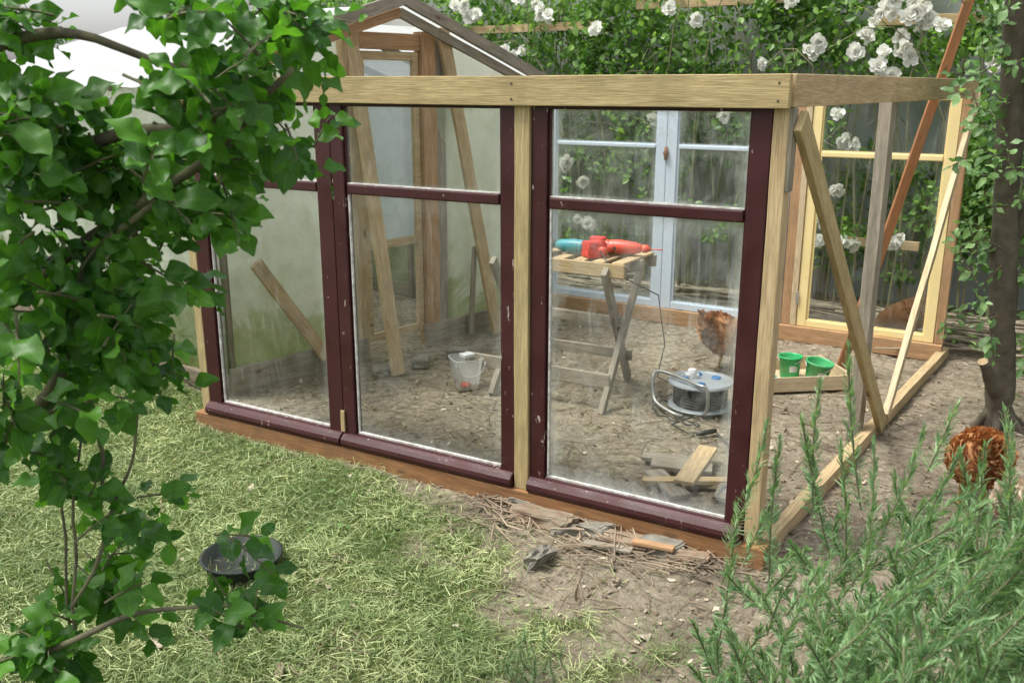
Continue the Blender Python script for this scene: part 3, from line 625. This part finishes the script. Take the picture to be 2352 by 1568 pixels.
# ---------------------------------------------------------------- loose boards
tag(board('leaning_board',(1.93,5.27,.0),(2.56,5.41,2.35),.055,.022,(.9,0,-.2),pine_r),"long red-brown board leaning against the frame","board")
tag(board('leaning_board',(-.675,5.28,.0),(-.93,5.60,1.98),.085,.03,(.7,.7,0),pine),"long pale board leaning against greenhouse door frame","board")
tag(board('leaning_board',(-.10,6.25,.0),(-.43,6.03,2.0),.085,.03,(.7,.7,0),pine),"long pale board leaning against plastic gable wall","board")
tag(board('leaning_board',(-1.40,5.02,.72),(-1.10,5.31,.10),.075,.03,(.7,.7,.3),pine),"short brown board leaning against plastic sheet","board")
tag(board('leaning_board',(-.28,6.17,.02),(-.25,6.18,.62),.035,.02,(.7,.7,0),grey_w),"short weathered lath standing at the gable","board")
for a,b_,w_ in (((.72,3.62,.045),(.90,4.0,.05),.085),((.56,3.70,.02),(1.02,3.66,.035),.05),((.62,3.86,.035),(.88,3.80,.03),.10),((.70,3.55,.012),(.62,3.80,.02),.09),((.86,3.52,.012),(.98,3.76,.03),.08),((.60,3.99,.015),(.82,3.92,.02),.07)):
    tag(board('wood_offcut',a,b_,w_,.018,(.3,.1,0) if abs(b_[1]-a[1])>abs(b_[0]-a[0]) else (0,1,0),random.choice([pine,grey_w,grey_w])),"short sawn board offcut lying on soil","board","loose board offcuts")
# ---------------------------------------------------------------- bricks
brk=simple('old_brick',(.23,.155,.10),.95,var=.5,scale=25,bmp=.8,dust=.9,dustcol=(.27,.24,.17))
stn=simple('grey_stone',(.22,.205,.165),.95,var=.4,scale=20,bmp=.8)
def lump(name,c,d,rz,mat,label,grp=None,cat="brick",rag=.09):
    bm=bmesh.new();bmesh.ops.create_cube(bm,size=1);bmesh.ops.bevel(bm,geom=bm.edges[:],offset=.07,segments=2,affect='EDGES');bmesh.ops.subdivide_edges(bm,edges=[e for e in bm.edges if e.calc_length()>.4],cuts=3,use_grid_fill=True)
    ph=V(random.random()*50,0,0)
    for v_ in bm.verts: v_.co+=V(*noise.noise_vector(v_.co*3+ph))*rag; v_.co=V(v_.co.x*d[0],v_.co.y*d[1],v_.co.z*d[2])
    me=bpy.data.meshes.new(name);bm.to_mesh(me);bm.free();me.materials.append(mat);o=bpy.data.objects.new(name,me);COL.objects.link(o)
    place(o,Matrix.Translation(Vector(c))@Matrix.Rotation(rz[2],4,'Z')@Matrix.Rotation(rz[0],4,'X')@Matrix.Rotation(rz[1],4,'Y'));return tag(o,label,cat,grp)
for s,dy,L,wd_,h_,rz,mt_ in ((.82,-.075,.25,.12,.065,.08,brk),(.60,-.05,.13,.10,.05,-.25,stn),(.46,-.09,.20,.10,.045,.18,brk),(.33,-.05,.14,.12,.055,-.15,stn),(.22,-.08,.15,.07,.035,.3,brk),(.95,.02,.12,.09,.05,.1,stn),(.70,-.12,.10,.05,.03,.7,stn)):
    p=MF@V(-s,dy-.02,.015);lump('brick',(p.x,p.y,.004),(L,wd_,h_),(random.gauss(0,.08),random.gauss(0,.06),-.533+rz),mt_,"dusty old brick wedged under the timber base","bricks under the base beam",rag=.14)
p=MF@V(-.34,-.13,0);tag(board('wood_offcut',(p.x-.07,p.y+.035,.035),(p.x+.07,p.y-.035,.04),.035,.014,(.5,.86,0),pine_o),"small pale offcut lying on the bricks","board","loose board offcuts")
p=MF@V(-.5,-.17,0);tag(board('wood_offcut',(p.x-.09,p.y+.02,.012),(p.x+.08,p.y-.05,.014),.04,.014,(.5,.86,0),grey_w),"small grey offcut lying in the twigs","board","loose board offcuts")
lump('brick',(.10,3.02,.02),(.11,.045,.09),(.5,.3,.8),stn,"broken grey brick half tipped on its edge","bricks under the base beam",rag=.15)
# ---------------------------------------------------------------- sawhorse
sh=empty('sawhorse',(.25,5.2,0));tag(sh,"weathered wooden X-legged sawhorse carrying a slatted crate","sawhorse")
e1=V(.464,4.597,0);e2=V(.736,5.198,0);w_=V(-.80,.47,0);LS=.72
for k in (0,1):
    o_=w_*k*LS
    board('leg',e1+o_+V(0,0,-.01),e2+o_+V(.01,0,.74),.055,.03,(.4,.9,0),grey_w,sh)
    board('leg',e2+o_+V(-.02,.02,-.01)+w_*.04,e1+o_+V(.04,.06,.74)+w_*.04,.055,.03,(.4,.9,0),grey_w,sh)
q=(e1*.82+e2*.18);board('cross_rail',q+V(0,0,.15)+V(.0,-.03,0),q+w_*LS*1.35+V(0,-.03,.15),.075,.022,(0,0,1),grey_w,sh)
q=(e1*.2+e2*.8);board('cross_rail',q+V(0,.03,.17),q+w_*LS+V(0,.03,.17),.06,.022,(0,0,1),grey_w,sh)
q=(e1+e2)/2;board('cross_rail',q+V(0,0,.42),q+w_*LS+V(0,0,.42),.05,.04,(0,0,1),grey_w,sh)
cr=empty('slatted_crate',(.45,4.98,.72));tag(cr,"shallow pale wooden slatted crate resting on the sawhorse","crate")
Mc=frame(V(.47,4.98,.70),(.861,-.508,0))
for x in (-.30,-.17,-.05,.06,.17): wb('slat',Mc,(x-.0,x+.065),(-.21,.21),(.065,.078),pine,cr)
for y in (-.21,.0,.19): wb('slat_bearer',Mc,(-.31,.25),(y,y+.02),(.0,.064),grey_w,cr)
wb('side_board',Mc,(-.31,.25),(-.232,-.212),(.005,.075),pine,cr)
# drills
redp=simple('red_plastic',(.62,.03,.02),.35,var=.15);teal=simple('teal_plastic',(.03,.26,.30),.4,var=.15);blk=simple('black_rubber',(.02,.02,.02),.5);met=simple('tool_steel',(.4,.4,.4),.3,.8);orp=simple('orange_red_plastic',(.68,.08,.04),.38,var=.15)
def drill(loc,rz,bodym,gripm,label,batt,sc=1.0):
    M=Matrix.Translation(Vector(loc))@Matrix.Rotation(rz,4,'Z')@Matrix.Scale(sc,4);e=empty('power_drill',loc);tag(e,label,"power drill")
    g=Geo();g.tube([(-.13,0,0),(-.12,0,0),(-.10,0,0),(-.03,0,.002),(.02,0,0),(.05,0,0),(.075,0,0),(.08,0,0)],[(.012,.012),(.03,.03),(.036,.036),(.038,.037),(.034,.034),(.03,.03),(.022,.022),(.012,.012)],16);g.obj('body',bodym,M,e,smooth=True)
    g=Geo();g.tube([(.08,0,0),(.085,0,0),(.105,0,0),(.12,0,0),(.125,0,0)],[.012,.021,.021,.013,.005],14);g.tube([(.12,0,0),(.19,0,0)],.003,6);g.obj('chuck',blk if batt else bodym,M,e,smooth=True)
    g=Geo();g.tube([(-.07,-.02,0),(-.075,-.06,0),(-.085,-.11,0),(-.09,-.14,0),(-.09,-.146,0)],[(.026,.02),(.019,.017),(.018,.017),(.022,.02),(.01,.01)],12);g.obj('grip',gripm,M,e,smooth=True)
    for q in (-.115,-.09,-.06): 
        g=Geo();g.tube([(q,0,0),(q+.003,0,0)],.0378,16);g.obj('cooling_ring',blk,M,e)
    g=Geo();g.box((-.06,-.045),(-.05,-.03),(-.008,.008));g.obj('trigger',blk,M,e,bevel=.003)
    if batt:
        g=Geo();g.box((-.14,-.05),(-.19,-.14),(-.035,.035));g.obj('battery',redp,M,e,bevel=.01)
    else:
        g=Geo();pts=[(-.09,-.14,0)]+[(-.09+.05*math.sin(i*.6),-.16-.02*i,-.02*i if i<3 else -.06) for i in range(5)];g.tube([M@Vector(p) for p in pts]+[Vector((.80,4.98,.55)),Vector((.86,5.05,.25)),Vector((.84,5.15,.03)),Vector((.95,5.0,.012)),Vector((1.0,4.85,.02))],.0035,6);g.obj('power_cord',blk,M,e,world=True,smooth=True)
drill((.61,4.93,.82),math.radians(-22),orp,orp,"orange-red corded power drill lying on crate",False,1.05)
drill((.31,5.0,.82),math.radians(150),teal,blk,"teal cordless drill with red battery on crate",True)
lump('tool_battery',(.435,4.88,.82),(.11,.09,.085),(0,0,.4),redp,"red and black tool battery lying on crate",cat="battery")
# ---------------------------------------------------------------- cable reel
cr_=empty('cable_reel',(1.0,4.69,0));tag(cr_,"grey extension cable reel with tubular handle lying on soil","cable reel")
M=Matrix.Translation(V(1.0,4.70,.012));gp=simple('grey_reel_plastic',(.26,.29,.31),.45,var=.2,dust=.3)
g=Geo();g.lathe([(0,.0),(.165,.0),(.17,.006),(.165,.012),(.11,.014)],32);g.lathe([(.11,.125),(.168,.128),(.173,.135),(.168,.145),(.14,.147),(.135,.142),(0,.142)],32);g.obj('drum',gp,M,cr_,smooth=False)
g=Geo()
for k in range(7):
    pts=[(.135*math.cos(t),.135*math.sin(t),.025+k*.015) for t in np.linspace(0,6.283,30)];g.tube(pts,.0085,6,cap=False)
g.obj('wound_cable',blk,M,cr_,smooth=True)
sb=simple('blue_socket',(.03,.13,.3),.4);wp=simple('light_plastic',(.62,.63,.62),.4)
for a in (.3,1.6,2.9,4.5):
    g=Geo();g.lathe([(0,.152),(.016,.152),(.024,.15),(.026,.1425)],16,M=Matrix.Translation(V(.09*math.cos(a),.09*math.sin(a),0)));g.obj('socket',sb,M,cr_,smooth=True)
g=Geo();g.lathe([(0,.19),(.02,.19),(.028,.17),(.03,.143)],14,M=Matrix.Translation(V(-.04,.045,0)));g.box((-.075,-.005),(.02,.07),(.143,.165));g.obj('plug',wp,M,cr_,bevel=.004)
g=Geo();pts=[V(-.12,-.17,.0),V(-.17,-.15,.01),V(-.235,-.05,.03),V(-.25,.0,.07),V(-.25,.03,.15),V(-.22,.05,.175),V(-.15,.0,.17),V(-.05,-.16,.165),V(-.01,-.19,.15),V(0,-.19,.05),V(-.02,-.18,.005)]
sm=[];
for i in range(len(pts)-1):
    p0=pts[max(i-1,0)];p1=pts[i];p2=pts[i+1];p3=pts[min(i+2,len(pts)-1)]
    for j in range(5):
        t=j/5;sm.append(.5*((2*p1)+(p2-p0)*t+(2*p0-5*p1+4*p2-p3)*t*t+(3*p1-p0-3*p2+p3)*t**3))
g.tube(sm,.0095,8);g.obj('handle',simple('grey_tube_metal',(.32,.32,.30),.4,.6),M,cr_,smooth=True)
g=Geo();pts=[]
for i in range(90):
    t=i/89;pts.append(V(.93-.12*math.sin(t*9)-.45*t*(1-t),4.5+.28*math.cos(t*6)*(1-.4*t)+.2*t,.016+.006*math.sin(i)))
g.tube(pts,.0042,6)
pts=[V(.93,4.5,.02),V(.80,4.40,.015),V(.86,4.28,.014),V(1.0,4.30,.014),V(1.03,4.1,.014)]
g.tube(pts,.0042,6);g.tube([V(1.0,4.30,.02),V(.94,4.27,.02),V(.90,4.25,.02)],[.012,.014,.009],8);g.obj('loose_cable',blk,Matrix.Translation(V(1,4.7,0)),cr_,smooth=True,world=True)
g=Geo();g.tube([V(1.02,3.98,.05),V(1.07,3.9,.03),V(1.06,3.78,.02),V(.96,3.66,.05),V(.88,3.60,.03),V(.84,3.52,.014),V(.95,3.42,.012),V(1.05,3.4,.012)],.006,6);tag(g.obj('hose_piece',simple('grey_hose',(.18,.19,.19),.5),Matrix.Translation(V(.95,3.7,0)),smooth=True,world=True),"thin grey cable draped over board offcuts","cable")
# ---------------------------------------------------------------- tray & buckets
ty=empty('wooden_tray',(1.62,5.12,0));tag(ty,"shallow pale wooden fruit tray on bare soil","tray")
Mt=frame(V(1.60,5.13,.012),(.94,.12,0))
wb('tray_base',Mt,(-.26,.26),(-.19,.19),(.0,.008),pine_y,ty)
for y in (-.2,.192): wb('side_board',Mt,(-.268,.268),(y,y+.009),(.0,.085),pine_y,ty)
for x in (-.268,.26): wb('side_board',Mt,(x,x+.009),(-.19,.19),(.0,.095),pine_y,ty)
grn=simple('green_plastic',(.02,.38,.12),.35,var=.15,dust=.25)
def bucket(p,r,h,tilt,label):
    e=empty('green_bucket',p);tag(e,label,"bucket","small green buckets");M=Matrix.Translation(Vector(p))@Matrix.Rotation(tilt[0],4,'X')@Matrix.Rotation(tilt[1],4,'Y')
    g=Geo();g.lathe([(0,0),(r*.78,0),(r*.8,.004),(r*.97,h-.012),(r*1.05,h-.012),(r*1.06,h),(r*.98,h),(r*.93,h-.008),(r*.75,.006),(0,.006)],28);g.obj('pail',grn,M,e,smooth=True)
    g=Geo();g.tube([V(r*1.05*math.cos(t),r*1.05*math.sin(t)*.75,h-.012-.45*r*math.sin(t)) for t in np.linspace(0,math.pi,14)],.0022,5);g.obj('handle',wp,M@Matrix.Rotation(2.4,4,'Z'),e,smooth=True)
    g=Geo();q=np.linspace(-1.9,-1.1,6);rr=r*.93;vs=[(rr*math.cos(t),rr*math.sin(t),z) for t in q for z in (h*.35,h*.7)]
    vs=[(x*(.9+ .1*z/h)+0,y*(.92+.1*z/h),z) for x,y,z in vs];g.add(vs,[(i*2,i*2+2,i*2+3,i*2+1) for i in range(5)]);g.obj('label',wp,M,e)
bucket((1.61,5.17,.022),.066,.13,(-.0,.0),"small bright green plastic bucket standing in tray")
bucket((1.73,5.07,.026),.074,.125,(.1,.12),"small bright green plastic bucket tilted in tray")
for a,b_,mm in (((1.46,5.10,.05),(1.56,5.0,.05),teal),((1.60,5.27,.06),(1.70,5.28,.06),grey_w),((1.44,5.02,.04),(1.50,5.22,.045),blk)):
    g=Geo();g.tube([Vector(a),Vector(a).lerp(Vector(b_),.4),Vector(a).lerp(Vector(b_),.45),Vector(b_)],[.013,.015,.006,.005],8);tag(g.obj('hand_tool',mm,Matrix.Translation(Vector(a)),smooth=True,world=True),"small hand tool lying in the wooden tray","tool")
# clear bucket
cp=plastic('clear_plastic',(.62,.64,.62),(.72,.74,.71),(.4,.38,.32),(-9,-8),.5,.4,.2)
e=empty('clear_bucket',(-.26,5.04,0));tag(e,"square translucent plastic bucket holding a red lid","bucket");M=Matrix.Translation(V(-.26,5.04,.006))@Matrix.Rotation(.35,4,'Z')
g=Geo();prof=[(.06,0),(.062,.003),(.083,.165),(.09,.165),(.09,.175),(.082,.175)]
vs=[]
for r,z in prof:
    for t in range(24):
        q=6.283*t/24;c,s_=math.cos(q),math.sin(q);k=r/ (abs(c)**5+abs(s_)**5)**.2;vs.append((k*c,k*s_,z))
g.add(vs,[(i*24+j,i*24+(j+1)%24,(i+1)*24+(j+1)%24,(i+1)*24+j) for i in range(5) for j in range(24)]+[tuple(range(24))[::-1]]);g.obj('pail',cp,M,e,smooth=True)
g=Geo();g.tube([V(.085*math.cos(t),-.09-.01*math.sin(t),.165-.08*math.sin(t)) for t in np.linspace(0,math.pi,12)],.0025,5);g.obj('handle',wp,M,e,smooth=True)
g=Geo();g.lathe([(0,.03),(.022,.028),(.03,.015),(.024,.004),(0,.003)],16);tag(g.obj('red_lid',redp,M@Matrix.Translation(V(-.01,-.02,0)),smooth=True),"small red cap inside the translucent bucket","lid")
g=Geo();g.box((-.05,.02),(-.03,.03),(0,.02));tag(g.obj('small_box',wp,M@Matrix.Translation(V(.03,.03,.168))@Matrix.Rotation(.3,4,'Z'),bevel=.004),"small pale plastic box on the bucket rim","box")
# saucer
g=Geo();g.lathe([(0,.008),(.115,.008),(.122,.014),(.135,.05),(.142,.05),(.142,.055),(.132,.055),(.118,.018),(0,.014)],36);hh=hgt(-.95,3.0)
o=g.obj('plant_saucer',simple('black_plastic',(.014,.022,.019),.65,var=.3,spec=.3,dust=.1),Matrix.Translation(V(-.95,2.96,hh+.008)),smooth=True);tag(o,"round black plastic plant saucer on the lawn","saucer")
for i in range(4): lump('stone',(-1.0+i*.22,5.12+i*.19,.02),(.14,.10,.05),(0,0,random.random()*3),stn,"flat grey stone lying by the greenhouse wall","stones by the greenhouse wall","stone")
# ---------------------------------------------------------------- hens
feath=leafm('rust_feather',(.30,.11,.035),(.66,.38,.18),.2,.8,.2,.15,tcol=(1.2,1,.8));featp=leafm('buff_feather',(.55,.42,.27),(.8,.72,.6),.15,.8,.2,.15,tcol=(1,1,1))
skin=simple('yellow_leg_skin',(.5,.33,.1),.6);comb=simple('red_comb',(.45,.03,.02),.5);beakm=simple('horn_beak',(.4,.28,.12),.4)
def hen(loc,rz,sc,fm,label,peck=False):
    M=Matrix.Translation(Vector(loc))@Matrix.Rotation(rz,4,'Z')@Matrix.Scale(sc,4);e=empty('hen',loc);W[e]=Matrix.Translation(Vector(loc));tag(e,label,"hen","hens in the garden")
    if peck: R=[(-.17,.29,.015,.02),(-.13,.27,.06,.07),(-.07,.23,.10,.10),(0,.19,.115,.11),(.07,.17,.095,.095),(.12,.15,.06,.065),(.15,.11,.04,.045),(.17,.07,.029,.032),(.18,.05,.024,.026),(.19,.035,.006,.006)]
    else: R=[(-.17,.28,.015,.02),(-.13,.255,.06,.07),(-.07,.21,.10,.105),(0,.18,.115,.115),(.07,.19,.10,.105),(.11,.235,.07,.075),(.125,.285,.048,.05),(.132,.33,.034,.034),(.15,.352,.03,.03),(.174,.352,.012,.013)]
    g=Geo();pts=[V(a,0,b_) for a,b_,_,_ in R];rings=g.tube(pts,[(c,d) for _,_,c,d in R],16)
    g.has=True
    P=[];A=[];Nn=[];L=[]
    for i in range(3600):
        k=random.uniform(.2,8.6);a=int(k);t=k-a;j=random.randrange(16);w2=random.random()
        p=rings[a*16+j].lerp(rings[(a+1)*16+j],t).lerp(rings[a*16+(j+1)%16].lerp(rings[(a+1)*16+(j+1)%16],t),w2);c=pts[a].lerp(pts[a+1],t);nn=(p-c).normalized();tg=(pts[a]-pts[a+1]).normalized()
        P.append(tuple(p-nn*.003));A.append(tuple(tg+nn*random.uniform(.1,.4)+V(random.gauss(0,.16),random.gauss(0,.16),random.gauss(0,.14))));Nn.append(tuple(nn));L.append(random.uniform(.018,.032)*(1.1-.075*k))
    for i in range(22):
        q=random.gauss(0,.35);P.append((-.14,.02*q,.27+random.uniform(-.02,.03)));A.append((-.8,q*.4,random.uniform(.5,1.3)));Nn.append((.5,random.gauss(0,1),.2));L.append(random.uniform(.06,.10))
    n=len(P);v,f,lv=leafarr(np.array(P),np.array(A),np.array(Nn),np.array(L),.30,-.25,rng.normal(.05,.1,n),3,5,oval_prof);g.add(v,f,0,lv);g.obj('body',fm,M,e,smooth=True)
    for y in (-.04,.04):
        g=Geo();g.tube([V(.0,y,.13),V(.02,y,.08),V(.0,y,.012)],[.02,.009,.006],8)
        for a in (-.5,0,.5): g.tube([V(.0,y,.012),V(.03*math.cos(a),y+.03*math.sin(a),.006),V(.05*math.cos(a),y+.05*math.sin(a),.003)],[.006,.005,.002],6)
        g.tube([V(0,y,.012),V(-.03,y,.004)],[.005,.002],6);g.obj('leg',skin,M,e,smooth=True)
    hx,hz=(R[-1][0],R[-1][1]);d=V(.3,0,-1) if peck else V(1,0,-.2)
    g=Geo();p=V(hx-.008,0,hz);g.tube([p,p+d.normalized()*.012,p+d.normalized()*.026],[.011,.008,.001],8);g.obj('beak',beakm,M,e,smooth=True)
    g=Geo();cx,cz=(R[-2][0],R[-2][1]);up=V(1,0,.4) if peck else V(0,0,1);fw=V(.3,0,-1) if peck else V(1,0,0)
    pr=[V(cx,0,cz)+fw.normalized()*(-.022+.009*i)+up.normalized()*(.030+(.014 if i%2 else .005)) for i in range(6)];bs=[V(cx,0,cz)+fw.normalized()*(-.022+.009*i)+up.normalized()*.01 for i in range(6)]
    vs=[p+V(0,s_,0) for s_ in (-.003,.003) for p in pr+bs];g.add(vs,[(i,i+1,7+i,6+i) for i in range(5)]+[(12+i,18+i,19+i,13+i) for i in range(5)]+[(i,12+i,13+i,i+1) for i in range(5)]);g.obj('comb',comb,M,e)
    for s_ in (-1,1):
        g=Geo();c=V(cx,0,cz)+V(.008,s_*.027,.004);g.lathe([(0,.005),(.004,.003),(.0055,0),(.004,-.003),(0,-.005)],8,M=Matrix.Translation(c));g.obj('eye',blk,M,e,smooth=True)
hen((1.29,5.42,hgt(1.29,5.42)),math.radians(35),1.1,feath,"rust-coloured fluffy hen pecking at bare soil",True)
hen((2.60,6.0,hgt(2.60,6.0)),math.radians(160),1.0,feath,"rust-coloured hen pecking beside pile of branches",True)
hen((1.88,3.50,hgt(1.9,3.50)),math.radians(75),1.1,feath,"rust-coloured fluffy hen pecking beside rosemary",True)
hen((1.90,3.14,hgt(1.95,3.22)),math.radians(20),.85,featp,"buff and white hen pecking beside rosemary",True)
# ---------------------------------------------------------------- weeds near wall
wd=Geo();P=[];A=[];Nn=[];L=[]
for cx,cy,cnt in ((-2.35,5.05,60),(-2.0,4.85,40),(3.1,5.3,90),(3.3,4.9,90),(2.9,5.9,60),(2.9,4.6,80),(-.7,3.45,10)):
    for i in range(cnt):
        x=cx+random.gauss(0,.15);y=cy+random.gauss(0,.12);P.append((x,y,hgt(x,y)+random.uniform(0,.05 if cnt<20 else .25)));A.append((random.gauss(0,1),random.gauss(0,1),random.uniform(.1,1)));Nn.append((random.gauss(0,.4),-.3,1));L.append(random.uniform(.03,.08) if cnt>20 else .03)
v,f,lv=leafarr(np.array(P),np.array(A),np.array(Nn),np.array(L),.3,.3,-.2,3,5,oval_prof);wd.add(v,f,0,lv);o=wd.obj('weeds',leafm('weed_leaf',(.06,.13,.03),(.2,.32,.1),.3,.5,.2));o["kind"]="stuff";tag(o,"low green weeds growing at the wall foot","weeds")
# ---------------------------------------------------------------- light, world, camera
w=bpy.data.worlds.new("World");S.world=w;w.use_nodes=True;nt=w.node_tree;bg=nt.nodes['Background'];sky=nt.nodes.new('ShaderNodeTexSky');sky.sky_type='NISHITA';sky.sun_disc=False
sky.sun_elevation=math.radians(64);sky.sun_rotation=math.radians(-95);sky.air_density=1.0;sky.dust_density=4
hs=nt.nodes.new('ShaderNodeHueSaturation');hs.inputs['Saturation'].default_value=.3;hs.inputs['Value'].default_value=1.9;nt.links.new(sky.outputs[0],hs.inputs['Color']);nt.links.new(hs.outputs[0],bg.inputs[0]);bg.inputs[1].default_value=.15
sl=bpy.data.lights.new('sun','SUN');sl.energy=3.4;sl.angle=math.radians(16);sl.color=(1,.975,.90);so=bpy.data.objects.new('sun',sl);COL.objects.link(so)
el,az=math.radians(64),math.radians(-95);dv=V(math.sin(az)*math.cos(el),math.cos(az)*math.cos(el),math.sin(el));so.rotation_euler=dv.to_track_quat('Z','Y').to_euler()
cd=bpy.data.cameras.new('camera');cd.sensor_width=36;cd.lens=32.76;cd.clip_end=1500;cd.clip_start=.05;co=bpy.data.objects.new('camera',cd);COL.objects.link(co);co.location=(0,0,1.65);co.rotation_euler=(math.radians(90-15.3),0,0);S.camera=co
cd.dof.use_dof=True;cd.dof.focus_distance=3.5;cd.dof.aperture_fstop=6.0
S.view_settings.view_transform='Standard';S.view_settings.look='None';S.view_settings.exposure=0
